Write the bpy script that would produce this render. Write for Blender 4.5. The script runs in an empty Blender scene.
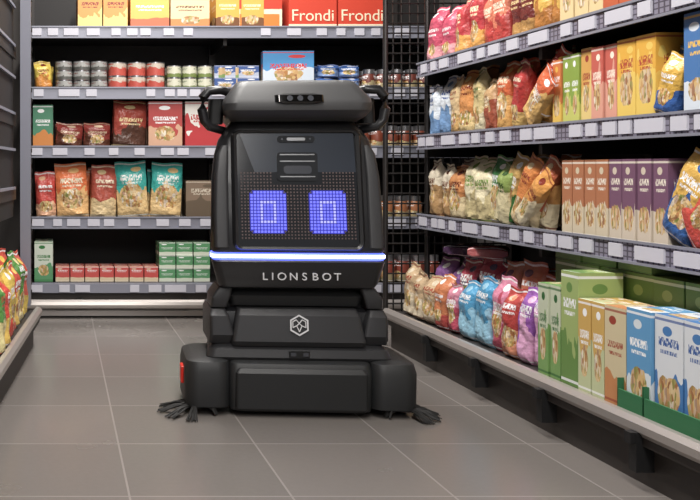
import bpy, math, random
from mathutils import Vector, Matrix
random.seed(7)
scn=bpy.context.scene
scn.view_settings.view_transform='Standard'
R=random.random
def U(a,b): return a+(b-a)*random.random()
def s2l(c): return c/12.92 if c<=.04045 else ((c+.055)/1.055)**2.4
def hx(h):
    h=h.lstrip('#'); return tuple(s2l(int(h[i:i+2],16)/255) for i in (0,2,4))
# ---------------------------------------------------------------- materials
def mat(name,col,rough=.5,metal=0,emit=None,es=0,coat=0,bump=0,bscale=200,var=0):
    m=bpy.data.materials.new(name); m.use_nodes=True
    nt=m.node_tree; b=nt.nodes['Principled BSDF']
    c=hx(col) if isinstance(col,str) else col
    b.inputs['Base Color'].default_value=(*c,1)
    b.inputs['Roughness'].default_value=rough; b.inputs['Metallic'].default_value=metal
    b.inputs['Coat Weight'].default_value=coat
    tc=nt.nodes.new('ShaderNodeTexCoord')
    n=nt.nodes.new('ShaderNodeTexNoise'); n.inputs['Scale'].default_value=bscale
    nt.links.new(tc.outputs['Object'],n.inputs['Vector'])
    if bump:
        bp=nt.nodes.new('ShaderNodeBump'); bp.inputs['Strength'].default_value=bump; bp.inputs['Distance'].default_value=.002
        nt.links.new(n.outputs['Fac'],bp.inputs['Height']); nt.links.new(bp.outputs['Normal'],b.inputs['Normal'])
    if var:
        n2=nt.nodes.new('ShaderNodeTexNoise'); n2.inputs['Scale'].default_value=4
        nt.links.new(tc.outputs['Object'],n2.inputs['Vector'])
        mx=nt.nodes.new('ShaderNodeMix'); mx.data_type='RGBA'
        mx.inputs[6].default_value=(*[k*(1-var) for k in c],1); mx.inputs[7].default_value=(*[min(1,k*(1+var)) for k in c],1)
        nt.links.new(n2.outputs['Fac'],mx.inputs[0]); nt.links.new(mx.outputs[2],b.inputs['Base Color'])
    if emit:
        b.inputs['Emission Color'].default_value=(*(hx(emit) if isinstance(emit,str) else emit),1); b.inputs['Emission Strength'].default_value=es
    return m
class NT:
    def __init__(s,m): s.nt=m.node_tree; s.L=s.nt.links
    def val(s,sock,v):
        if isinstance(v,(int,float)): sock.default_value=v
        elif isinstance(v,tuple): sock.default_value=v
        else: s.L.new(v,sock)
    def m(s,op,a,b=None,c=None):
        n=s.nt.nodes.new('ShaderNodeMath'); n.operation=op; s.val(n.inputs[0],a)
        if b is not None: s.val(n.inputs[1],b)
        if c is not None: s.val(n.inputs[2],c)
        return n.outputs[0]
    def mix(s,f,a,b):
        n=s.nt.nodes.new('ShaderNodeMix'); n.data_type='RGBA'; s.val(n.inputs[0],f); s.val(n.inputs[6],a); s.val(n.inputs[7],b); return n.outputs[2]
    def comb(s,x,y,z=0.0):
        n=s.nt.nodes.new('ShaderNodeCombineXYZ'); s.val(n.inputs[0],x); s.val(n.inputs[1],y); s.val(n.inputs[2],z); return n.outputs[0]
    def noise(s,v,sc,d=2):
        n=s.nt.nodes.new('ShaderNodeTexNoise'); s.L.new(v,n.inputs['Vector']); n.inputs['Scale'].default_value=sc; n.inputs['Detail'].default_value=d; return n.outputs['Fac']
    def attr(s,nm):
        n=s.nt.nodes.new('ShaderNodeAttribute'); n.attribute_name=nm; return n
def package_mat(name,rough,bump=0):
    m=bpy.data.materials.new(name); m.use_nodes=True; t=NT(m); nt=m.node_tree
    b=nt.nodes['Principled BSDF']; b.inputs['Roughness'].default_value=rough
    uvn=nt.nodes.new('ShaderNodeUVMap'); uvn.uv_map='UVMap'
    sp=nt.nodes.new('ShaderNodeSeparateXYZ'); nt.links.new(uvn.outputs[0],sp.inputs[0]); u,v=sp.outputs[0],sp.outputs[1]
    c1,c2,c3=[t.attr(k).outputs['Color'] for k in('c1','c2','c3')]
    ss=nt.nodes.new('ShaderNodeSeparateColor'); nt.links.new(t.attr('sd').outputs['Color'],ss.inputs[0]); sd,sg,sb=ss.outputs[0],ss.outputs[1],ss.outputs[2]
    sv=t.comb(t.m('MULTIPLY_ADD',sd,13.,u),t.m('MULTIPLY_ADD',sd,29.,v))
    n1=t.noise(sv,2.2)
    k=t.m('LESS_THAN',t.m('ADD',v,t.m('MULTIPLY',t.m('SUBTRACT',n1,.5),t.m('MULTIPLY_ADD',sg,1.6,.1))),t.m('MULTIPLY_ADD',sg,.3,.28))
    col=t.mix(k,c1,c2)
    st=t.m('LESS_THAN',t.m('ABSOLUTE',t.m('SUBTRACT',t.m('ABSOLUTE',t.m('SUBTRACT',v,.5)),.46)),.012)
    col=t.mix(t.m('MULTIPLY',st,.8),col,c3)
    cy=t.m('MULTIPLY_ADD',sg,.16,.24)
    e=t.m('ADD',t.m('POWER',t.m('ABSOLUTE',t.m('DIVIDE',t.m('SUBTRACT',u,.5),t.m('MULTIPLY_ADD',sd,.15,.25))),t.m('MULTIPLY_ADD',sd,3.,1.6)),t.m('POWER',t.m('ABSOLUTE',t.m('DIVIDE',t.m('SUBTRACT',v,cy),t.m('MULTIPLY_ADD',sg,.1,.11))),2.2))
    pic=t.m('MULTIPLY',t.m('LESS_THAN',t.m('ADD',e,t.m('MULTIPLY',t.m('SUBTRACT',t.noise(sv,6.),.5),1.2)),1.),t.m('GREATER_THAN',sb,.35))
    vo=nt.nodes.new('ShaderNodeTexVoronoi'); nt.links.new(sv,vo.inputs['Vector']); vo.inputs['Scale'].default_value=14
    sc=nt.nodes.new('ShaderNodeSeparateColor'); nt.links.new(vo.outputs['Color'],sc.inputs[0])
    rp=nt.nodes.new('ShaderNodeValToRGB'); nt.links.new(sc.outputs[0],rp.inputs[0])
    els=rp.color_ramp.elements; cols=['#e6d2a4','#d0a060','#9a6034','#efe6d0','#c08040','#8a9048','#dcb878']
    els[0].position=0; els[0].color=(*hx(cols[0]),1); els[1].position=.15; els[1].color=(*hx(cols[1]),1)
    for i,cc in enumerate(cols[2:]):
        q=els.new(.3+.14*i); q.color=(*hx(cc),1)
    col=t.mix(pic,col,rp.outputs[0])
    ty=t.m('MULTIPLY_ADD',sd,.18,.58)
    bh=t.m('MULTIPLY_ADD',sg,.03,.028)
    band=t.m('MULTIPLY',t.m('LESS_THAN',t.m('ABSOLUTE',t.m('SUBTRACT',v,ty)),bh),t.m('LESS_THAN',t.m('ABSOLUTE',t.m('SUBTRACT',u,.5)),.36))
    tn=t.noise(t.comb(t.m('MULTIPLY_ADD',sd,50.,t.m('MULTIPLY',u,20.)),t.m('MULTIPLY',v,12.)),1.4,1)
    col=t.mix(t.m('MULTIPLY',band,t.m('GREATER_THAN',tn,.48)),col,c3)
    band2=t.m('MULTIPLY',t.m('LESS_THAN',t.m('ABSOLUTE',t.m('SUBTRACT',v,t.m('SUBTRACT',ty,.09))),.018),t.m('LESS_THAN',t.m('ABSOLUTE',t.m('SUBTRACT',u,.5)),.3))
    tn2=t.noise(t.comb(t.m('MULTIPLY',u,40.),t.m('MULTIPLY',v,20.)),1.,1)
    col=t.mix(t.m('MULTIPLY',band2,t.m('GREATER_THAN',tn2,.47)),col,c3)
    e2=t.m('ADD',t.m('POWER',t.m('ABSOLUTE',t.m('DIVIDE',t.m('SUBTRACT',u,t.m('MULTIPLY_ADD',sg,.4,.3)),.17)),2.),t.m('POWER',t.m('ABSOLUTE',t.m('DIVIDE',t.m('SUBTRACT',v,.86),.045)),2.))
    col=t.mix(t.m('LESS_THAN',e2,1.),col,t.mix(t.m('GREATER_THAN',sd,.5),c3,c2))
    hs=nt.nodes.new('ShaderNodeHueSaturation'); hs.inputs['Saturation'].default_value=.93; hs.inputs['Value'].default_value=.93; nt.links.new(col,hs.inputs['Color'])
    nt.links.new(hs.outputs[0],b.inputs['Base Color'])
    if bump:
        tc=nt.nodes.new('ShaderNodeTexCoord'); nz=t.noise(tc.outputs['Object'],30.,4)
        bp=nt.nodes.new('ShaderNodeBump'); bp.inputs['Strength'].default_value=bump; bp.inputs['Distance'].default_value=.016
        nt.links.new(nz,bp.inputs['Height']); nt.links.new(bp.outputs[0],b.inputs['Normal'])
    return m
M={}
M['pack']=package_mat('printed_carton',.42)
M['film']=package_mat('printed_plastic_film',.27,.85)
M['tin']=mat('tin_metal','#b9b9bd',.3,.9)
M['shelf']=mat('shelf_steel_dark','#343130',.45,.3,bump=.1)
M['shelf2']=mat('shelf_top_grey','#3b3837',.45,.2)
M['panel']=mat('rack_back_panel','#1f1c1c',.6)
M['tag']=mat('price_tag_paper','#c9c8d2',.5)
M['fascia']=mat('fascia_plastic','#8c8d99',.35,.1)
M['steel']=mat('rail_steel','#bab3ae',.35,.6)
M['kick']=mat('kick_panel','#3a3532',.5,.1,var=.1)
M['black']=mat('black_rubber','#151516',.55)
M['wire']=mat('wire_chrome','#3d3a39',.4,.7)
def tick_mat():
    m=mat('fascia_ticked','#9092a0',.35,.1); t=NT(m); nt=m.node_tree
    tc=nt.nodes.new('ShaderNodeTexCoord'); sp=nt.nodes.new('ShaderNodeSeparateXYZ'); nt.links.new(tc.outputs['Object'],sp.inputs[0])
    f=t.m('FRACT',t.m('MULTIPLY',sp.outputs[0],45.)); k=t.m('LESS_THAN',f,.3)
    g=t.m('FRACT',t.m('MULTIPLY',sp.outputs[2],60.)); k2=t.m('LESS_THAN',g,.25)
    nt.links.new(t.mix(t.m('MAXIMUM',k,k2),(*hx('#8f8b9b'),1),(*hx('#57525e'),1)),nt.nodes['Principled BSDF'].inputs['Base Color'])
    return m
M['tick']=tick_mat()
# ---------------------------------------------------------------- mesh builder
class MB:
    def __init__(s): s.v=[];s.f=[];s.mi=[];s.mats=[];s.sm=[]
    def mid(s,k):
        if k not in s.mats: s.mats.append(k)
        return s.mats.index(k)
    def add(s,vs,fs,k,sm=False):
        o=len(s.v); s.v+=[tuple(a) for a in vs]; i=s.mid(k)
        for f in fs: s.f.append(tuple(o+a for a in f)); s.mi.append(i); s.sm.append(sm)
    def box(s,x0,x1,y0,y1,z0,z1,k):
        vs=[(x,y,z) for z in(z0,z1) for y in(y0,y1) for x in(x0,x1)]
        s.add(vs,[(0,2,3,1),(4,5,7,6),(0,1,5,4),(2,6,7,3),(0,4,6,2),(1,3,7,5)],k)
    def tube(s,pts,r,k,n=10):
        pts=[Vector(p) for p in pts]; rs=r if isinstance(r,(list,tuple)) else [r]*len(pts)
        vs=[];fs=[]
        up=None
        for i,p in enumerate(pts):
            d=(pts[min(i+1,len(pts)-1)]-pts[max(i-1,0)]).normalized()
            if up is None: up=Vector((0,0,1)) if abs(d.z)<.9 else Vector((1,0,0))
            a=d.cross(up).normalized(); b=d.cross(a).normalized()
            for j in range(n):
                t=2*math.pi*j/n; vs.append(p+a*math.cos(t)*rs[i]+b*math.sin(t)*rs[i])
        for i in range(len(pts)-1):
            for j in range(n): fs.append((i*n+j,i*n+(j+1)%n,(i+1)*n+(j+1)%n,(i+1)*n+j))
        fs.append(tuple(range(n))[::-1]); fs.append(tuple((len(pts)-1)*n+j for j in range(n)))
        s.add(vs,fs,k,True)
    def loft(s,secs,k,nc=5,sm=True,xc=0,tap=0):
        vs=[];fs=[];N=4*(nc+1)
        for q in secs:
            z,hw,yf,yb,r=q[:5]; cx=q[5] if len(q)>5 else xc
            for (ax,ay,a0) in((hw-r,yf+r,-90),(hw-r,yb-r,0),(-hw+r,yb-r,90),(-hw+r,yf+r,180)):
                for i in range(nc+1):
                    t=math.radians(a0+90*i/nc); yy=ay+r*math.sin(t); vs.append((cx+(ax+r*math.cos(t))*(1-tap*max(0,yy-.03)),yy,z))
        for i in range(len(secs)-1):
            for j in range(N): fs.append((i*N+j,i*N+(j+1)%N,(i+1)*N+(j+1)%N,(i+1)*N+j))
        fs.append(tuple(range(N))[::-1]); fs.append(tuple((len(secs)-1)*N+j for j in range(N)))
        s.add(vs,fs,k,sm)
    def obj(s,name,parent=None,bevel=0,ang=35):
        me=bpy.data.meshes.new(name); me.from_pydata(s.v,[],s.f)
        for k in s.mats: me.materials.append(M[k])
        me.polygons.foreach_set('material_index',s.mi); me.polygons.foreach_set('use_smooth',[True]*len(s.f) if any(s.sm) else [False]*len(s.f))
        if any(s.sm): me.set_sharp_from_angle(angle=math.radians(ang))
        me.update(); o=bpy.data.objects.new(name,me); scn.collection.objects.link(o)
        if parent: o.parent=parent
        if bevel:
            bv=o.modifiers.new('bevel','BEVEL'); bv.width=bevel; bv.segments=2; bv.limit_method='ANGLE'; bv.angle_limit=math.radians(40)
        return o
# ---------------------------------------------------------------- products
class Pack:
    def __init__(s): s.v=[];s.f=[];s.uv=[];s.c=[];s.mi=[];s.sm=[]
    def face(s,idx,uvs,c,mi=0,sm=False): s.f.append(idx); s.uv.append(uvs); s.c.append(c); s.mi.append(mi); s.sm.append(sm)
def item_geo(kind,w,d,h):
    V=[];F=[]
    if kind=='box':
        e=.0015
        V=[(x,y,z) for z in(0,h) for y in(0,d) for x in(-w/2+e,w/2-e)]
        q=[(0,0),(1,0),(1,1),(0,1)]
        F=[((0,1,5,4),q,0,0),((1,3,7,5),q,0,0),((3,2,6,7),q,0,0),((2,0,4,6),q,0,0),((4,5,7,6),q,0,0),((0,2,3,1),q,0,0)]
    elif kind=='bag':
        n=8;m=14; ph=R()*6; amp=.08; fold=U(.08,.3); skew=U(-.25,.25); seal=.9
        for side in(0,1):
            for j in range(m+1):
                v=j/m
                for i in range(n+1):
                    u=i/n; a=(1-abs(2*u-1)**5)
                    q=max(0.0,min(1,(seal-v)*7)) if v<seal else 0
                    pv=min(1,(v*7+.6))*((fold+(1-fold)*q**.7) if v<seal else .06)
                    cr=1+amp*math.sin(u*9+ph+v*5)+amp*math.sin(v*17+ph*2+u*3)
                    g=.55-.25*(1-q)
                    t=d/2*(g+(1-g)*a)*pv*cr if 0<i<n else d*.5*g*pv
                    ww=w/2*(.985-.02*math.sin(math.pi*min(1,v*1.1)) + (.010*math.sin(v*20+ph)))
                    top=max(0,v-.75)/.25
                    V.append(((2*u-1)*ww,d/2+(-t if side==0 else t)+skew*d*top*.8,h*v+ (.004*math.sin(u*7+ph) if j>=m-1 else 0)))
        N=(n+1)*(m+1)
        for side in(0,1):
            o=side*N
            for j in range(m):
                for i in range(n):
                    a=o+j*(n+1)+i; ids=(a,a+1,a+n+2,a+n+1); uv=[(i/n,j/m),((i+1)/n,j/m),((i+1)/n,(j+1)/m),(i/n,(j+1)/m)]
                    if side: ids=ids[::-1]; uv=uv[::-1]
                    F.append((ids,uv,2,1))
        for i in range(n):
            F.append(((i+1,i,N+i,N+i+1),[(i/n,0)]*4,2,0)); o=m*(n+1); F.append(((o+i,o+i+1,N+o+i+1,N+o+i),[(i/n,.99)]*4,2,0))
        for j in range(m):
            a=j*(n+1); c=a+n
            F.append(((a,a+n+1,N+a+n+1,N+a),[(0,j/m),(0,(j+1)/m),(.06,(j+1)/m),(.06,j/m)],2,1)); F.append(((c,N+c,N+c+n+1,c+n+1),[(1,j/m),(.94,j/m),(.94,(j+1)/m),(1,(j+1)/m)],2,1))
    elif kind=='tin' or kind=='jar':
        n=16; r=w/2; prof=[(0,1),(.04*h,1),(.92*h,1),(h,1)] if kind=='tin' else [(0,.95),(.08*h,1),(.66*h,1),(.78*h,.8),(.79*h,.84),(h,.84)]
        for z,k in prof:
            for i in range(n):
                t=2*math.pi*i/n-math.pi/2; V.append((r*k*math.cos(t),d/2+r*k*math.sin(t),z))
        for j in range(len(prof)-1):
            for i in range(n):
                a=j*n+i;b=j*n+(i+1)%n; mi=1 if (kind=='tin' and j!=1) or(kind=='jar' and j>=3) else 0
                u0=(2*i/n)%1; u1=u0+2/n; z0,z1=prof[j][0]/h,prof[j+1][0]/h
                F.append(((a,b,b+n,a+n),[(u0,z0),(u1,z0),(u1,z1),(u0,z1)],mi,1))
        F.append((tuple((len(prof)-1)*n+i for i in range(n)),[(0,0)]*n,1,0)); F.append((tuple(range(n))[::-1],[(0,0)]*n,1,0))
    return V,F
def put(pk,rackM,lx,ly,z,kind,w,d,h,cols,seed,lean=0,yaw=0,lay=False,tip=0):
    V,F=item_geo(kind,w,d,h)
    T=Matrix.Rotation(math.radians(lean),4,'Y')
    if lay: T=Matrix.Rotation(math.radians(-90),4,'X')
    if tip: T=Matrix.Rotation(math.radians(-tip),4,'X')@T
    VV=[T@Vector(p) for p in V]; mz=min(p.z for p in VV); my=min(p.y for p in VV)
    Y=Matrix.Rotation(math.radians(yaw),4,'Z')
    o=len(pk.v)
    for p in VV:
        q=Y@Vector((p.x,p.y-my,p.z-mz)); pk.v.append(tuple(rackM@Vector((lx+q.x,ly+q.y,z+q.z+.001))))
    for ids,uv,mi,sm in F: pk.face(tuple(o+i for i in ids),uv,(cols,seed),mi,sm)
def finish(pk,name):
    me=bpy.data.meshes.new(name); me.from_pydata(pk.v,[],pk.f); me.materials.append(M['pack']); me.materials.append(M['tin']); me.materials.append(M['film'])
    me.polygons.foreach_set('material_index',pk.mi); me.polygons.foreach_set('use_smooth',[bool(a) for a in pk.sm])
    me.set_sharp_from_angle(angle=math.radians(48))
    ul=me.uv_layers.new(name='UVMap'); ul.data.foreach_set('uv',[a for f in pk.uv for p in f for a in p])
    for k,nm in enumerate(('c1','c2','c3')):
        a=me.attributes.new(nm,'FLOAT_COLOR','FACE'); a.data.foreach_set('color',[x for (c,s) in pk.c for x in (*c[k],1)])
    a=me.attributes.new('sd','FLOAT_COLOR','FACE'); a.data.foreach_set('color',[x for (c,s) in pk.c for x in (*s,1)])
    me.update(); o=bpy.data.objects.new(name,me); scn.collection.objects.link(o); return o
def row(rackM,z,y0,x0,items):
    x=x0
    for it in items:
        if it[0]=='gap': x+=it[1]; continue
        name,kind,n,w,d,h,a,b,c=it[:9]; op=it[9] if len(it)>9 else {}
        cols=(hx(a),hx(b),hx(c)); seed=(R(),R(),op.get('pic',1.0 if R()>.3 else 0)); pk=Pack()
        deep=op.get('deep',2); st=op.get('stack',1); pitch=w*op.get('p',1.0)+.002
        for i in range(n):
            for k in range(deep):
                for s in range(st):
                    if kind=='bag':
                        lean=U(-4,5)+op.get('lean',0)*U(.5,1.4); yaw=U(-14,14)*op.get('mess',1); jy=U(0,.02); hh=h*U(.88,1.05)
                    else: lean=0; yaw=U(-2,2); jy=U(0,.008); hh=h
                    zz=z+s*((d if op.get('lay') else h)+.001)
                    step=(h if op.get('lay') else d)
                    put(pk,rackM,x+pitch*(i+.5),y0+jy+k*(step+.008),zz,kind,w*.985,d,hh,cols,seed,lean,yaw,op.get('lay',False),op.get('tip',0) )
        finish(pk,name); x+=pitch*n
    return x
# ---------------------------------------------------------------- racks
def rack(name,loc,phi,L,shelves,depth,setb,H,ticked=False,base=.17,clips=(),bars=False,posts=(),tagd=1.0,dark=False):
    b=MB(); fk='tick' if ticked else 'fascia'
    b.box(0,L,depth,depth+.03,0,H,'panel')
    b.box(0,L,.03,depth,base-.03,base,'shelf2')
    b.box(0,L,.03,.06,0.0,base-.03,'kick')
    n=8
    if not bars:
        prof=[]
        for i in range(n):
            t=2*math.pi*i/n+math.pi/8; prof.append((.008+.022*math.cos(t),base-.008+.026*math.sin(t)))
        vs=[(x,y,z) for x in(0,L) for y,z in prof]
        b.add(vs,[(i,(i+1)%n,n+(i+1)%n,n+i) for i in range(n)]+[tuple(range(n))[::-1],tuple(range(n,2*n))],'steel')
        b.box(0,L,.0,.03,base-.055,base-.03,'kick')
    else:
        b.box(0,L,.0,.03,base-.045,base+.01,fk)
        b.tube([(0,-.03,base-.105),(L,-.03,base-.105)],.028,'steel')
        b.box(0,L,.0,.02,.01,.04,'steel')
        x=.3
        while x<L: b.box(x,x+.03,-.03,.03,base-.13,base-.08,'black'); x+=.6
    for c in clips:
        b.box(c-.015,c+.015,-.018,.03,base-.125,base-.02,'black'); b.box(c-.013,c+.013,-.032,-.018,base-.05,base-.02,'black')
    for z in shelves:
        b.box(0,L,setb,depth,z-.028,z,'shelf2')
        b.box(0,L,setb-.006,setb,z-.05,z+.012,'shelf' if dark else fk)
        if not dark:
            b.box(0,L,setb-.012,setb-.004,z+.008,z+.016,'fascia'); b.box(0,L,setb-.012,setb-.004,z-.054,z-.046,'fascia')
        for px in posts: b.box(px-.01,px+.01,setb+.03,depth,z-.09,z-.028,'shelf')
    for z in ([] if dark else (list(shelves)+([base-.0] if bars else []))):
        x=U(.02,.06)
        while x<L-.1:
            w=U(.05,.085) if R()<.85 else .12
            if R()<tagd: b.box(x,x+w,(setb if z!=base else 0)-.013,(setb if z!=base else 0)-.006,z-.038,z+.002,'tag')
            x+=w+U(.015,.10)
    for px in posts: b.box(px-.02,px+.02,depth-.04,depth,0,H,'shelf')
    o=b.obj(name); o.matrix_world=Matrix.Translation((*loc,0))@Matrix.Rotation(math.radians(phi),4,'Z')
    return o,o.matrix_world.copy()
RZ=[.62,.99,1.33]
rr,RM=rack('supermarket_shelf_rack',(1.54,4.03),-90,2.9,RZ,.62,.16,1.75,ticked=True,clips=(.48,.90,1.33,1.77,2.2,2.62),posts=(.02,.97,1.93,2.88))
BZ=[.555,.963,1.30,1.65]
br,BM=rack('supermarket_shelf_rack',(-.20,4.83),0,2.6,BZ,.55,.06,2.05,base=.185,bars=True,posts=(.02,1.155,2.3),tagd=.9)
lr,LM=rack('supermarket_shelf_rack',(-.35,1.18),85,2.9,[.75,1.10,1.42],.55,.12,1.9,posts=(.02,.97,1.93,2.88),dark=True)
b=MB(); b.box(2.84,2.90,.04,.08,.2,2.0,'shelf')
for i in range(36): b.box(2.86,2.88,.034,.04,.25+i*.048,.27+i*.048,'panel')
b.box(2.832,2.84,.035,.085,.2,2.0,'fascia')
for z in (.75,.93,1.1,1.27,1.42,1.6): b.box(1.9,2.83,.105,.115,z,z+.012,'fascia')
b.box(1.2,2.85,.12,.13,.62,2.0,'panel')
o=b.obj('rack_end_upright'); o.matrix_world=LM
# ---- right rack products. lx = 4.03 - Y
row(RM,1.331,.175,.03,[
 ('snack_bags','bag',2,.12,.08,.27,'#cc4a68','#e8a0a8','#ffffff'),
 ('snack_bags','bag',2,.12,.08,.26,'#c0323a','#e8a850','#ffe9c0'),
 ('pasta_bags','bag',2,.10,.07,.25,'#dc7a5a','#b9342e','#fff3d8'),
 ('pasta_bags','bag',2,.10,.07,.27,'#6e2a26','#b98a4a','#ffe0a0'),
 ('pasta_bags','bag',2,.09,.07,.26,'#dcb04c','#b7762e','#7a1f18'),
 ('pasta_boxes','box',3,.075,.16,.24,'#c99a4e','#e9d09a','#5a2a18'),
 ('pasta_boxes','box',3,.075,.16,.25,'#dfb23e','#c75a28','#ffffff'),
 ('pasta_bags','bag',3,.12,.08,.26,'#5f8a34','#e9d9a0','#ffffff'),
 ('pasta_boxes','box',8,.08,.16,.25,'#2c62a8','#e9e2d0','#ffd23c'),
 ('pasta_bags','bag',3,.12,.08,.26,'#c9342e','#f2c24a','#ffffff')])
row(RM,.991,.175,.02,[
 ('pasta_bags','bag',2,.10,.07,.27,'#dfe6ee','#6f96c4','#2a4f96'),
 ('noodle_bags','bag',1,.11,.07,.25,'#d6b98a','#c9a061','#8a4a32',{'pic':1}),
 ('noodle_bags','bag',1,.11,.07,.28,'#d8904a','#e8cc90','#7a2a1a',{'pic':1}),
 ('noodle_bags','bag',1,.09,.07,.26,'#d0bc84','#e3d8b4','#4a6a34'),
 ('noodle_bags','bag',1,.10,.07,.23,'#c8a070','#9a4a30','#fff0d0'),
 ('pasta_bags','bag',1,.09,.07,.29,'#d8642c','#e8b060','#fff0d0',{'lean':10}),
 ('pasta_bags','bag',1,.09,.07,.27,'#b8302c','#e8c070','#fff0d0',{'lean':10}),
 ('gap',.24),
 ('spaghetti_boxes','box',1,.05,.16,.23,'#d87a34','#ecc04c','#ffffff'),
 ('spaghetti_boxes','box',2,.048,.16,.24,'#8faa44','#cdd06a','#ffffff'),
 ('spaghetti_boxes','box',1,.06,.16,.25,'#dfa74c','#ecd080','#a0301e'),
 ('spaghetti_boxes','box',2,.06,.16,.245,'#cc5a4a','#e4a08a','#fff2e0'),
 ('lasagne_boxes','box',2,.085,.18,.25,'#eab02a','#f0cc5a','#b8401e'),
 ('gap',.11),
 ('cracker_boxes','box',3,.12,.18,.28,'#3f78b8','#dfe8f2','#f2c24a',{'pic':1}),
 ('pasta_bags','bag',4,.13,.08,.26,'#dcb04c','#2c5da8','#ffffff')])
def pile(name,z,lst):
    pk=Pack()
    for (lx,ly,dz,w,d,h,a,b_,c_,lean,yaw,lay) in lst: put(pk,RM,lx,ly,z+dz,'bag',w,d,h,(hx(a),hx(b_),hx(c_)),(R(),R(),1.0),lean,yaw,lay)
    finish(pk,name)
pile('pasta_bags',.991,[(.96,.20,.0,.11,.06,.27,'#c8402c','#e8a84c','#fff0d0',14,0,0),(1.0,.26,.0,.12,.06,.28,'#d87030','#ecc868','#fff0d0',-12,10,0),
 (.90,.165,.0,.10,.045,.24,'#d8602c','#f0c070','#ffffff',52,-8,0),(.97,.165,.035,.09,.045,.25,'#b83a2c','#e0a84c','#ffffff',38,6,0),(.93,.30,0,.12,.07,.27,'#b8402c','#d8b060','#ffffff',8,0,0)])
pile('pasta_bags',.991,[(1.605,.165,0,.085,.05,.17,'#e0b040','#3060a8','#ffffff',18,0,0),(1.585,.22,0,.085,.05,.20,'#3a68a8','#e0b050','#ffffff',10,0,0),(1.60,.30,0,.09,.07,.22,'#e8e0d0','#4f86c4','#c83020',5,0,0)])
row(RM,.621,.175,.02,[
 ('rice_bags','bag',2,.11,.08,.27,'#e0d4bc','#b08a5a','#6a3a22'),
 ('flour_bags','bag',1,.12,.08,.26,'#c8844a','#e0ccA0','#6a2a1a',{'pic':1}),
 ('flour_bags','bag',2,.12,.08,.28,'#e3d8b4','#c8b888','#7a9a4a',{'pic':0}),
 ('flour_bags','bag',1,.12,.08,.25,'#8aa054','#d6caa0','#3a5a2a',{'lean':6}),
 ('gap',.38),
 ('wholegrain_packets','box',4,.062,.12,.255,'#b8744c','#dccdb0','#f7efe0',{'pic':1}),
 ('wholegrain_packets','box',4,.063,.12,.255,'#7d5670','#dccdb8','#f4ead8',{'pic':1}),
 ('gap',.42),
 ('pasta_bags','bag',3,.13,.09,.22,'#dfb04a','#3a6ab0','#b8301e',{'lean':25}),
 ('wholegrain_packets','box',3,.07,.12,.255,'#7a9a4a','#e4d6c0','#f4ead8')])
pile('spaghetti_packets',.621,[(.60,.20,0,.10,.06,.27,'#3f8a4a','#d8c890','#ffffff',8,5,0),(.70,.19,0,.09,.06,.28,'#cfa860','#3f7a3a','#ffffff',20,0,0),(.79,.18,0,.085,.05,.28,'#d8843a','#e8d0a0','#8a3020',28,0,0),(.88,.18,0,.085,.05,.28,'#b85a34','#e8d0a0','#fff0d0',32,4,0),
 (.84,.165,.0,.08,.045,.27,'#e09a44','#f0e0b8','#8a3020',50,-4,0),(.94,.20,0,.085,.05,.26,'#c8904a','#e8d8b0','#8a3020',12,0,0),(.72,.30,0,.12,.07,.28,'#c8a870','#8a6a40','#ffffff',0,0,0),(.86,.30,0,.12,.07,.28,'#c07a40','#e0c890','#ffffff',6,0,0)])
pile('pasta_bags',.621,[(1.64,.17,0,.13,.05,.26,'#e0b048','#2f5fa0','#ffffff',28,0,0),(1.74,.17,0,.13,.05,.26,'#2f5fa8','#e8c050','#ffffff',36,-5,0),(1.70,.165,.0,.13,.045,.22,'#d8a040','#c84030','#ffffff',62,0,0),(1.84,.17,0,.13,.05,.25,'#e8c860','#2f5fa0','#b83020',30,6,0),(1.95,.17,0,.13,.06,.24,'#e0b048','#3a6ab0','#ffffff',24,0,0),(1.70,.28,0,.13,.07,.26,'#3a68a8','#e0d0a0','#ffffff',8,0,0),(1.85,.28,0,.13,.07,.26,'#c8503a','#e0d0a0','#ffffff',8,0,0)])
row(RM,.171,.045,.04,[
 ('couscous_bags','bag',3,.118,.09,.23,'#cdb08a','#dfd0b4','#a0402a',{'deep':1}),
 ('lentil_bags','bag',1,.09,.08,.23,'#cc7a4a','#b9443c','#ffffff',{'deep':1}),
 ('lentil_bags','bag',1,.09,.08,.22,'#d88aa0','#b9445c','#ffffff',{'deep':1}),
 ('rice_bags','bag',2,.125,.09,.25,'#4a9cc8','#9acce4','#ffffff',{'deep':1}),
 ('rice_bags','bag',1,.10,.09,.27,'#dc88a4','#c24a64','#ffffff',{'deep':1}),
 ('rice_bags','bag',1,.10,.09,.28,'#b83a34','#dc906a','#ffffff',{'deep':1}),
 ('rice_bags','bag',2,.08,.08,.28,'#9a5ab0','#e0a8cc','#ffffff',{'deep':1}),
 ('rice_boxes','box',2,.06,.15,.30,'#cdd4b8','#7aa45a','#2f6a34',{'deep':1}),
 ('rice_boxes','box',1,.09,.14,.355,'#a4b86e','#6a9048','#ffffff',{'deep':1}),
 ('spaghetti_boxes','box',2,.062,.13,.28,'#d4aa54','#c8cfa0','#ffffff',{'pic':1,'deep':1}),
 ('spaghetti_boxes','box',1,.095,.13,.28,'#d8c8a0','#c8844a','#a03a22',{'deep':1}),
 ('rice_boxes','box',1,.105,.13,.29,'#5a9ccc','#e0e8ec','#ffffff',{'pic':1,'deep':1}),
 ('rice_boxes','box',2,.105,.13,.29,'#e0e4e8','#3f7cba','#2858a0',{'pic':1,'deep':1}),
 ('rice_boxes','box',3,.12,.13,.29,'#c0a068','#3f8a54','#ffffff',{'deep':1}),
 ('rice_boxes','box',4,.12,.13,.29,'#e9eef2','#2f74c0','#2858a0',{'pic':1,'deep':1})])
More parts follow.
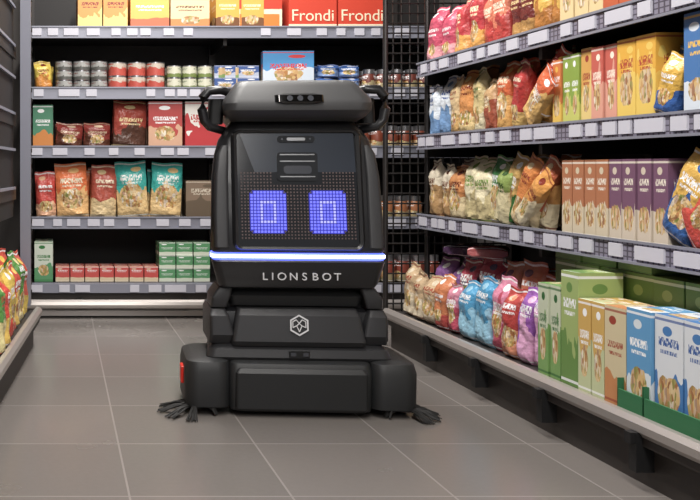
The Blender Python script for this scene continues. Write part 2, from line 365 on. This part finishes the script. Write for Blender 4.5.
row(RM,.171,.205,.05,[('rice_bags','bag',2,.12,.09,.27,'#8a5a98','#8a4050','#ffffff'),('rice_bags','bag',3,.12,.09,.30,'#a83048','#4a4060','#ffffff'),('rice_bags','bag',3,.118,.09,.32,'#c06a4a','#6a3a50','#ffffff'),('rice_boxes','box',9,.125,.13,.36,'#6f9048','#a4b86e','#e8ecd0',{'pic':0})])
pk=Pack(); c=(hx('#c4cc98'),hx('#7fa05a'),hx('#2f6a34'))
for i in range(3): put(pk,RM,1.10+i*.17,.21,.533,'box',.16,.16,.075,c,(.3,.4,0),yaw=U(-3,3))
finish(pk,'rice_boxes')
pile('rice_bags',.171,[(.55,.21,.30,.15,.05,.2,'#7a2a3a','#b85a5a','#ffffff',0,60,1),(.30,.21,.285,.14,.05,.2,'#a83a48','#4a3050','#ffffff',0,40,1)])
b=MB(); M['tray']=mat('green_cardboard','#2f6a44',.6)
x0=1.635
for i,wd in enumerate((.108,.218,.36)):
    a=x0+(0,.108,.33)[i]
    b.box(a,a+wd-.004,.030,.036,.172,.23,'tray'); b.box(a,a+.0015,.030,.18,.172,.26,'tray'); b.box(a+wd-.006,a+wd-.0045,.03,.18,.172,.26,'tray')
o=b.obj('cardboard_display_tray'); o.matrix_world=RM
# ---- left rack products (bottom)
row(LM,.171,.012,.9,[('crisp_bags','bag',4,.14,.09,.30,'#c8402c','#e0b04c','#ffffff'),('crisp_bags','bag',3,.13,.09,.30,'#d8a04c','#6aa04a','#ffffff'),('crisp_bags','bag',1,.13,.09,.30,'#5f9a4a','#f2e2a0','#c8301e'),('crisp_bags','bag',1,.13,.09,.26,'#d8402c','#e9c25a','#ffffff'),('crisp_bags','bag',2,.12,.09,.31,'#e0c050','#c8402c','#ffffff'),('crisp_bags','bag',1,.12,.09,.28,'#c8402c','#e9c25a','#ffffff'),('crisp_bags','bag',1,.12,.09,.30,'#4f8a3a','#e8d8a0','#ffffff'),('crisp_bags','bag',1,.13,.09,.30,'#c84830','#e8c850','#ffffff')])
# ---- back rack products
row(BM,1.651,.08,.30,[
 ('biscuit_boxes','box',2,.145,.16,.22,'#e0963c','#f2d47a','#8a2a18'),('gap',.01),
 ('biscuit_boxes','box',1,.23,.16,.22,'#ecb84c','#d0683c','#ffffff'),
 ('biscuit_boxes','box',1,.23,.16,.22,'#f0d4a0','#e0843c','#5a2a18'),
 ('gap',.03),('biscuit_boxes','box',2,.14,.16,.22,'#e8ac3a','#7a4a22','#fff0c8')])
row(BM,1.301,.08,.06,[
 ('snack_bags','bag',1,.10,.07,.16,'#dcc04a','#c8801e','#7a2a18'),('gap',.01),
 ('fish_tins','tin',3,.10,.10,.055,'#a8a8a4','#5a5a56','#7a1f18',{'stack':3,'pic':0}),
 ('tomato_tins','tin',3,.11,.10,.08,'#cfc0b0','#c04838','#c04028',{'stack':2,'pic':0}),('gap',.005),
 ('olive_tins','tin',3,.088,.088,.07,'#d9d8c0','#7a8a4a','#3a5a2a',{'stack':2,'pic':0}),
 ('olive_tins','tin',2,.09,.09,.065,'#c8a878','#7a9a5a','#a03a2a',{'stack':2,'pic':0})])
row(BM,1.301,.08,1.09,[('tea_boxes','box',2,.13,.12,.07,'#3a5a9a','#b8c0d4','#ffffff',{'stack':2})])
row(BM,1.301,.08,1.37,[('advent_calendar_boxes','box',1,.30,.06,.225,'#3f94d0','#d8e4f0','#d8202a',{'deep':1,'pic':1}),('gap',.02),
 ('wafer_bags','bag',2,.12,.08,.075,'#2f5fa8','#7a9ad0','#ffffff',{'stack':2}),('gap',.02),('jam_jars','jar',5,.08,.08,.12,'#6a2a1e','#a89870','#ffffff')])
row(BM,.964,.08,.04,[
 ('soup_boxes','box',1,.12,.10,.25,'#4a8a6a','#d0802c','#ffffff'),('gap',.01),
 ('sausage_packs','bag',2,.16,.08,.14,'#8a3028','#5a3020','#d8c0a0'),('gap',.01),
 ('coffee_bags','bag',1,.20,.09,.27,'#a84030','#5a3a2e','#f0d8a0'),
 ('cake_boxes','box',1,.20,.12,.27,'#b83430','#d8a888','#ffffff',{'pic':1}),('gap',.01),
 ('toast_boxes','box',1,.24,.12,.27,'#f0ece4','#c02028','#c02028',{'pic':0}),('gap',.68),('jam_jars','jar',6,.08,.08,.13,'#80381e','#a89870','#ffffff',{'stack':1})])
row(BM,.556,.08,.06,[
 ('snack_bags','bag',1,.12,.09,.28,'#c83c30','#e8b088','#ffffff',{'mess':.4}),
 ('cracker_bags','bag',1,.19,.10,.31,'#e87434','#f0bc78','#fff0d0',{'mess':.4}),
 ('cracker_bags','bag',1,.155,.10,.30,'#b8503c','#e8cc98','#fff0d0',{'mess':.4}),
 ('rusk_bags','bag',2,.185,.10,.32,'#3cb8ae','#ecc88a','#f4f8f4',{'pic':1,'mess':.4}),('gap',.02),
 ('bread_boxes','box',1,.22,.2,.22,'#8a7460','#6a5a48','#d8ccb8',{'pic':0}),('gap',.67),('jam_jars','jar',6,.08,.08,.13,'#a8683c','#a89870','#ffffff',{'stack':1})])
row(BM,.196,.05,.05,[
 ('milk_cartons','box',1,.11,.10,.23,'#d4dccc','#5a9a68','#2f7a3a'),('gap',.01),
 ('tomato_boxes','box',7,.083,.08,.085,'#c8443c','#e0cca8','#ffffff',{'pic':0}),
 ('salad_packs','box',3,.097,.08,.074,'#5a9a68','#dce4d0','#ffffff',{'stack':3,'pic':0}),('gap',.73),
 ('sauce_jars','jar',7,.085,.085,.15,'#883a28','#a89870','#ffffff')])
M['red']=mat('red_board','#cc4430',.5); M['cream']=mat('cream_print','#f0e2c4',.5)
def text(s,size,loc,k,parent,name,ext=.0008,sx=1):
    cu=bpy.data.curves.new(name,'FONT'); cu.body=s; cu.size=size; cu.extrude=ext; cu.align_x='CENTER'; cu.align_y='CENTER'
    t=bpy.data.objects.new(name+'_tmp',cu); scn.collection.objects.link(t)
    bpy.context.view_layer.update()
    me=bpy.data.meshes.new_from_object(t.evaluated_get(bpy.context.evaluated_depsgraph_get())); bpy.data.objects.remove(t)
    me.materials.clear(); me.materials.append(M[k])
    o=bpy.data.objects.new(name,me); scn.collection.objects.link(o); o.parent=parent
    o.location=loc; o.rotation_euler=(math.pi/2,0,0); o.scale=(sx,1,1); return o
for X in (1.46,1.745):
    b=MB(); b.box(-.138,.138,0,.18,0,.24,'red'); b.box(-.138,.138,-.001,0,.0,.03,'cream')
    o=b.obj('wafer_box'); o.location=(X,4.91,1.651)
    text('Frondi',.095,(0,-.001,.078),'cream',o,'label_text')
M['orange']=mat('orange_print','#d8823c',.5)
b=MB(); b.box(-.13,.13,0,.16,0,.235,'cream'); b.box(-.115,-.01,-.001,0,.02,.09,'orange'); b.box(.01,.115,-.001,0,.02,.09,'orange'); b.box(-.13,.13,-.001,0,.12,.235,'red'); o=b.obj('wafer_box'); o.location=(1.155,4.92,1.651)
bpy.context.view_layer.update()
b=MB(); yE=4.075
b.tube([(1.56,yE,.15),(1.56,yE,2.1)],.012,'wire'); b.tube([(1.76,yE,.15),(1.76,yE,2.1)],.012,'wire'); b.tube([(2.15,yE,0),(2.15,yE,2.1)],.012,'wire')
z=.2
while z<2.08: b.tube([(1.56,yE,z),(2.15,yE,z)],.0042,'wire',6); z+=.048
x=1.60
while x<2.13: b.tube([(x,yE+.006,.15),(x,yE+.006,2.1)],.0036,'wire',6); x+=.04
b.tube([(1.56,yE,.02),(1.56,yE,.16)],.012,'wire')
b.obj('wire_mesh_rack_panel')
# ---------------------------------------------------------------- robot
M['r']=mat('robot_black_plastic','#1b1b1d',.34,coat=.15,bump=.12,bscale=700)
M['r2']=mat('robot_grey_plastic','#2c2c2e',.42,bump=.2,bscale=700)
M['rh']=mat('robot_head_plastic','#3a3a3b',.42,bump=.2,bscale=700)
M['r3']=mat('robot_bumper','#1e1f20',.5,bump=.2,bscale=500)
M['rd']=mat('robot_recess','#080809',.6)
M['glass']=mat('screen_glass','#08090d',.12,coat=.3)
M['glass2']=mat('sensor_window','#272d37',.2,coat=.4)
M['glass3']=mat('sensor_strip','#3a3c42',.2,coat=.3)
M['lens']=mat('lens_black','#050505',.08,coat=.6)
M['chrome']=mat('trim_grey','#8f9092',.3,.6)
M['white']=mat('logo_white','#d0d0d2',.5)
M['redl']=mat('red_lamp','#c0281c',.3,emit='#c0281c',es=.15)
M['led']=mat('led_strip','#c8d0ff',.3,emit=(.62,.66,1),es=7)
M['ledb']=mat('led_strip_halo','#4050d0',.3,emit=(.10,.14,1),es=3)
M['dot0']=mat('led_dot_off','#5c4c4a',.5)
M['dotb']=mat('led_eye_glow','#08061c',.5,emit=(.02,.025,.6),es=.6)
M['dot1']=mat('led_dot_blue','#101030',.5,emit=(.17,.18,1),es=1.4)
M['dot2']=mat('led_dot_white','#202040',.5,emit=(.42,.42,1),es=1.4)
M['bristle']=mat('bristle_black','#1c1b1a',.7)
TP=.38
rob=bpy.data.objects.new('cleaning_robot',None); scn.collection.objects.link(rob)
b=MB()
b.loft([(.008,.232,0,.50,.03),(.022,.24,-.04,.52,.03),(.15,.242,-.045,.52,.03),(.178,.238,-.03,.52,.03),(.186,.23,-.01,.50,.03)],'r3',tap=TP)
b.loft([(.02,.215,-.045,.0,.012),(.03,.222,-.053,.0,.012),(.15,.222,-.053,.0,.012),(.165,.212,-.042,.0,.012)],'r3')
for s in(-1,1):
    b.loft([(.012,.06,.02,.24,.045,s*.325),(.03,.078,-.045,.26,.045,s*.314),(.15,.078,-.05,.26,.045,s*.314),(.182,.074,-.035,.26,.045,s*.312),(.192,.058,-.01,.24,.04,s*.308)],'r3')
b.obj('base_bumper',rob)
b=MB()
b.loft([(.006,.20,.06,.46,.04),(.05,.22,.06,.48,.04)],'rd')
for s in(-1,1):
    n=20; vs=[(s*.17+dx,.42+.07*math.cos(2*math.pi*i/n),.07+.07*math.sin(2*math.pi*i/n)) for dx in(-.025,.025) for i in range(n)]
    b.add(vs,[(i,(i+1)%n,n+(i+1)%n,n+i) for i in range(n)]+[tuple(range(n))[::-1],tuple(range(n,2*n))],'rd',True)
b.obj('undercarriage_and_wheels',rob)
b=MB()
b.loft([(.183,.315,.0,.50,.03),(.195,.316,-.008,.50,.03),(.222,.306,-.002,.50,.03),(.236,.29,.02,.50,.03)],'r2',tap=TP)
b.obj('bumper_deck',rob)
b=MB()
b.loft([(.23,.285,.05,.50,.03),(.26,.303,.04,.50,.03),(.32,.303,.045,.50,.03),(.345,.295,.05,.50,.03),(.355,.27,.07,.49,.03)],'r',tap=TP)
for s in(-1,1):
    b.loft([(.238,.040,.02,.26,.012,s*.265),(.27,.042,.0,.27,.012,s*.262),(.335,.034,.008,.27,.012,s*.27),(.355,.025,.03,.26,.012,s*.272)],'r2')
b.obj('lower_body',rob)
b=MB()
b.loft([(.232,.228,.005,.3,.015),(.25,.228,-.008,.3,.015),(.338,.212,.006,.3,.015),(.358,.205,.028,.3,.015)],'r2')
b.obj('lower_hood',rob)
b=MB(); b.loft([(.35,.262,.09,.48,.03),(.44,.262,.09,.48,.03)],'rd',tap=TP)
b.loft([(.365,.225,.06,.3,.02),(.40,.232,.05,.3,.02),(.42,.22,.07,.3,.02)],'r3')
for s in(-1,1):
    b.loft([(.36,.028,.04,.2,.01,s*.268),(.395,.032,.03,.2,.01,s*.262),(.43,.026,.04,.2,.01,s*.245)],'r2')
b.obj('waist_recess',rob)
b=MB()
b.loft([(.425,.245,.05,.48,.03),(.435,.268,.015,.50,.03),(.45,.276,.006,.50,.03),(.525,.296,-.004,.50,.03),(.531,.293,.0,.50,.03)],'r',tap=TP)
b.obj('chest_panel',rob)
b=MB(); b.loft([(.531,.292,.003,.10,.03),(.536,.296,-.003,.11,.03),(.552,.296,-.003,.11,.03),(.556,.292,.003,.10,.03)],'ledb')
b.loft([(.5395,.2975,-.006,.08,.031),(.5495,.2975,-.006,.08,.031)],'led')
b.obj('led_strip',rob)
def py(z): return .07*(z-.56)/.44
b=MB()
S=[(.531,.280,.02,.50,.03),(.556,.292,.004,.52,.03),(.568,.299,.0,.53,.035),(.70,.299,py(.70),.53,.04),(.82,.297,py(.82),.53,.045),(.90,.287,py(.9),.52,.05),(.95,.273,py(.95),.51,.05),(.985,.25,py(.985)+.004,.50,.05),(1.005,.235,py(1.0)+.010,.48,.05),(1.03,.222,.10,.46,.05)]
b.loft(S,'r',nc=7,tap=TP)
for s in(-1,1):
    b.loft([(.575,.026,-.006,.06,.012,s*.262),(.70,.026,py(.70)-.008,.08,.012,s*.262),(.82,.024,py(.82)-.008,.09,.012,s*.26),(.90,.02,py(.9)-.006,.1,.01,s*.253),(.93,.012,py(.93),.1,.008,s*.245)],'r2')
b.obj('main_body_shell',rob)
def plate(b,poly,k,y0,th=.003):
    n=len(poly); vs=[(x,py(z)-y0-th,z) for x,z in poly]+[(x,py(z)-y0+.004,z) for x,z in poly]
    b.add(vs,[tuple(range(n)),tuple(range(n,2*n))[::-1]]+[(i,n+i,n+(i+1)%n,(i+1)%n) for i in range(n)],k)
def rrect(x0,x1,z0,z1,r,n=5):
    P=[]
    for cx,cz,a in((x1-r,z1-r,0),(x0+r,z1-r,90),(x0+r,z0+r,180),(x1-r,z0+r,270)):
        for i in range(n+1):
            t=math.radians(a+90*i/n); P.append((cx+r*math.cos(t),cz+r*math.sin(t)))
    return P[::-1]
b=MB()
o1=rrect(-.226,.226,.564,.985,.03); o2=rrect(-.206,.206,.578,.975,.016); n=len(o1)
vs=[(x,py(z)-.001,z) for x,z in o1]+[(x,py(z)-.016,z) for x,z in rrect(-.216,.216,.57,.982,.024)]+[(x,py(z)-.012,z) for x,z in o2]+[(x,py(z)-.001,z) for x,z in o2]
fs=[]
for k in range(3): fs+=[(k*n+i,k*n+(i+1)%n,(k+1)*n+(i+1)%n,(k+1)*n+i) for i in range(n)]
b.add(vs,fs,'r',True); b.obj('screen_bezel',rob)
b=MB(); plate(b,rrect(-.206,.206,.578,.975,.016),'glass',.002); 
plate(b,[(-.195,.972),(.198,.972),(.202,.835),(-.145,.835)],'glass2',.006,.001)
b.obj('face_screen',rob)
b=MB(); plate(b,rrect(-.068,.072,.805,.905,.012),'lens',.008,.003); 
for z0 in (.895,.872,.818): plate(b,rrect(-.058,.062,z0,z0+.004,.002),'chrome',.012,.002)
plate(b,rrect(-.045,.05,.83,.858,.01),'glass3',.012,.002)
plate(b,rrect(-.065,.065,.94,.963,.011),'lens',.008,.003); plate(b,rrect(-.032,.032,.946,.957,.005),'chrome',.011,.001)
for x in(-.052,.045): plate(b,rrect(x,x+.008,.948,.956,.004),'glass3',.011,.001)
b.obj('camera_module',rob)
b=MB(); p=.0113; hs=.0040
nx=35; nz=21
EC=[(-9,8),(9,8)]
for i in range(nx):
    for j in range(nz):
        gx=i-(nx-1)//2; x=gx*p; z=.607+j*p
        if -.085<x<.088 and z>.79: continue
        k='dot0'
        for (c,cz) in EC:
            dx=abs(gx-c); dz=abs(j-cz)
            if dx<=5 and dz<=6 and dx+dz<=10:
                k='dot1'
                if dx<=2 and dz<=3 and (dx==2 or dz==3) : k='dot2'
        h=hs if k!='dot0' else .0026
        y=py(z)-.0095 if k!='dot0' else py(z)-.0075
        b.add([(x-h,y,z-h),(x+h,y,z-h),(x+h,y+0.0005,z+h),(x-h,y+.0005,z+h)],[(0,1,2,3)],k)
for (c,cz) in EC:
    a,bb,q=5.6*p,6.6*p,.9*p; X0,Z0=c*p,.607+cz*p
    P=[(-a,-bb+q),(-a,bb-q),(-a+q,bb),(a-q,bb),(a,bb-q),(a,-bb+q),(a-q,-bb),(-a+q,-bb)]
    plate(b,[(X0+x,Z0+z) for x,z in P],'dotb',.0055,.0015)
b.obj('led_eyes',rob)
b=MB()
b.loft([(1.015,.225,.05,.48,.05),(1.03,.243,.012,.50,.05),(1.05,.255,-.008,.51,.05),(1.075,.258,-.010,.51,.05),(1.09,.255,-.004,.51,.05),(1.135,.222,.022,.48,.045),(1.150,.212,.035,.47,.045),(1.158,.20,.05,.45,.04)],'rh',nc=7,tap=TP)
b.obj('head_cap',rob,ang=28)
b=MB()
b.loft([(1.072,.06,-.020,.05,.012),(1.078,.083,-.022,.05,.014),(1.102,.083,-.012,.05,.014),(1.108,.06,.0,.05,.012)],'lens')
for x in(-.035,.0,.035):
    n=14; r=.010; vs=[(x+r*math.cos(2*math.pi*i/n),-.0225+.38*r*math.sin(2*math.pi*i/n),1.090+r*math.sin(2*math.pi*i/n)) for i in range(n)]
    b.add(vs,[tuple(range(n))],'glass3')
b.obj('head_sensor',rob)
for s in(-1,1):
    b=MB(); y=.10; g=.975
    P=[(s*.20,y+.04,1.115),(s*.26*g,y,1.13),(s*.305*g,y,1.128),(s*.326*g,y,1.105),(s*.330*g,y,1.06),(s*.322*g,y,1.02),(s*.302*g,y,.998),(s*.27*g,y+.02,.99),(s*.22,y+.05,.98)]
    b.tube(P,[.015,.016,.017,.018,.018,.017,.016,.015,.015],'r',12)
    b.loft([(1.01,.026,y+.02,y+.1,.015,s*.27),(1.10,.026,y+.02,y+.1,.015,s*.265)],'rd')
    b.obj('side_handle',rob)
for s in(-1,1):
    b=MB(); cx=s*.355; cy=.0
    b.loft([(.022,.035,cy-.035,cy+.035,.034,cx),(.05,.035,cy-.035,cy+.035,.034,cx)],'rd')
    for c,da in enumerate((-62,-28,8,42,80,150,-150)):
        a0=(0 if s>0 else math.pi)+math.radians(da)
        for i in range(22):
            a=a0+U(-.17,.17); Lr=(U(.11,.138) if s<0 else U(.095,.12)) if abs(da)<100 else .08
            r0=.028; q=U(-.008,.008)
            p0=(cx+r0*math.cos(a0)+q,cy+r0*math.sin(a0),.03+U(-.005,.006)); pm=(cx+.072*math.cos(a),cy+.072*math.sin(a),.022+U(-.006,.006)); p1=(cx+Lr*math.cos(a),cy+Lr*math.sin(a),.003+U(0,.006))
            b.tube([p0,pm,p1],[.0028,.0024,.0014],'bristle',5)
    b.obj('side_brush',rob)
b=MB(); b.box(-.402,-.388,.04,.10,.09,.15,'redl'); b.obj('side_lamp',rob,bevel=.003)
b=MB(); b.box(-.035,.035,-.012,.02,.198,.218,'rd'); b.box(-.03,-.012,-.014,-.01,.202,.214,'glass3'); b.box(.012,.03,-.014,-.01,.202,.214,'glass3'); b.obj('front_sensor',rob)
b=MB()
def hexring(r0,r1,y,k,zc=.308,n=6):
    A=[(r*math.cos(math.pi/2+2*math.pi*i/n),r*math.sin(math.pi/2+2*math.pi*i/n)) for r in(r0,r1) for i in range(n)]
    b.add([(x,y+.15*zz,zc+zz) for x,zz in A],[(i,(i+1)%n,n+(i+1)%n,n+i) for i in range(n)],k)
hexring(.036,.030,-.007,'white')
def bar(x0,z0,x1,z1): b.tube([(x0,-.0065+.15*(z0),.308+z0),(x1,-.0065+.15*(z1),.308+z1)],.0019,'white',6)
for s in(-1,1):
    bar(s*.022,.012,s*.010,.018); bar(s*.010,.018,0,.006); bar(s*.022,.012,s*.022,-.008); bar(s*.022,-.008,s*.009,-.002); bar(s*.009,-.002,0,-.022); bar(0,.006,s*.009,-.002)
o=b.obj('hexagon_logo',rob)
xs=-.131
for ch,wd in zip('LIONSBOT',(.030,.018,.040,.037,.034,.034,.040,.030)):
    text(ch,.036,(xs+wd/2,-.002,.474),'white',rob,'chest_letter',ext=.0035,sx=1.12); xs+=wd*.95+.0035
text('leomotion',.024,(0,.030,1.128),'chrome',rob,'head_lettering',ext=.004)
rob.location=(.825,2.935,0); rob.rotation_euler=(0,0,math.radians(-4))
# ---------------------------------------------------------------- room
def floor_mat():
    m=bpy.data.materials.new('stone_floor_tiles'); m.use_nodes=True; t=NT(m); nt=m.node_tree; bs=nt.nodes['Principled BSDF']
    tc=nt.nodes.new('ShaderNodeTexCoord'); mp=nt.nodes.new('ShaderNodeMapping'); nt.links.new(tc.outputs['Object'],mp.inputs[0])
    mp.inputs['Location'].default_value=(-.18+.42*20,-.10+.42*20,0)
    br=nt.nodes.new('ShaderNodeTexBrick'); nt.links.new(mp.outputs[0],br.inputs['Vector'])
    br.offset=0; br.inputs['Scale'].default_value=1; br.inputs['Brick Width'].default_value=.42; br.inputs['Row Height'].default_value=.42
    br.inputs['Mortar Size'].default_value=.003; br.inputs['Mortar Smooth'].default_value=.1
    br.inputs['Color1'].default_value=(*hx('#77716d'),1); br.inputs['Color2'].default_value=(*hx('#6e6965'),1); br.inputs['Mortar'].default_value=(*hx('#928c88'),1)
    n=t.noise(tc.outputs['Object'],3.,6); n2=t.noise(tc.outputs['Object'],60.,4)
    c=t.mix(t.m('MULTIPLY',n,.4),br.outputs['Color'],(*hx('#5b5653'),1)); c=t.mix(t.m('MULTIPLY',n2,.2),c,(*hx('#86807c'),1))
    nt.links.new(c,bs.inputs['Base Color'])
    nt.links.new(t.m('MULTIPLY_ADD',n,.2,.14),bs.inputs['Roughness'])
    bp=nt.nodes.new('ShaderNodeBump'); bp.inputs['Strength'].default_value=.25; bp.inputs['Distance'].default_value=.002
    nt.links.new(t.m('SUBTRACT',1.,br.outputs['Fac']),bp.inputs['Height']); nt.links.new(bp.outputs[0],bs.inputs['Normal'])
    return m
M['floor']=floor_mat(); M['wall']=mat('wall_paint','#4a4644',.8,var=.06); M['ceil']=mat('ceiling_paint','#8a8682',.9,var=.04)
M['lum']=mat('luminaire_housing','#d0d0d0',.5); 
b=MB(); b.box(-1.6,2.5,-3,5.6,-.1,0,'floor'); b.obj('floor')
b=MB(); b.box(-1.6,2.5,5.5,5.6,0,3.2,'wall'); b.obj('wall_back')
b=MB(); b.box(2.4,2.5,-3,5.5,0,3.2,'wall'); b.obj('wall_right')
b=MB(); b.box(-1.6,-1.5,-3,5.5,0,3.2,'wall'); b.obj('wall_left')
b=MB(); b.box(-1.6,2.5,-3,5.6,3.2,3.3,'ceil'); b.obj('ceiling')
for (x,y,L,p) in ((.55,.6,2.0,53),(.55,3.2,2.2,62),(.9,4.45,.0,26)):
    if L==0: sx,sy=1.8,.15
    else: sx,sy=.3,L
    b=MB(); b.box(x-sx/2-.03,x+sx/2+.03,y-sy/2-.03,y+sy/2+.03,3.10,3.2,'lum'); b.obj('ceiling_light_fixture')
    l=bpy.data.lights.new('ceiling_lamp','AREA'); l.shape='RECTANGLE'; l.size=sx; l.size_y=sy; l.energy=p*1.6; l.color=(1,.965,.925)
    o=bpy.data.objects.new('ceiling_lamp',l); scn.collection.objects.link(o); o.location=(x,y,3.09)
l=bpy.data.lights.new('front_fill_light','AREA'); l.size=1.2; l.energy=56; l.color=(1,.965,.93)  # unseen front fill added behind the camera, not a store fixture
o=bpy.data.objects.new('front_fill_light',l); scn.collection.objects.link(o); o.location=(.3,-1.6,2.9); o.rotation_euler=(math.radians(58),0,0)
w=bpy.data.worlds.new('World'); scn.world=w; w.use_nodes=True; w.node_tree.nodes['Background'].inputs[0].default_value=(.94,.95,1,1); w.node_tree.nodes['Background'].inputs[1].default_value=.48
cam=bpy.data.cameras.new('camera'); co=bpy.data.objects.new('camera',cam); scn.collection.objects.link(co); scn.camera=co
co.location=(0,0,.85); co.rotation_euler=(math.pi/2,0,0); cam.sensor_width=36; cam.lens=36*850/700; cam.shift_x=290/700; cam.shift_y=-82/700
cam.clip_start=.05
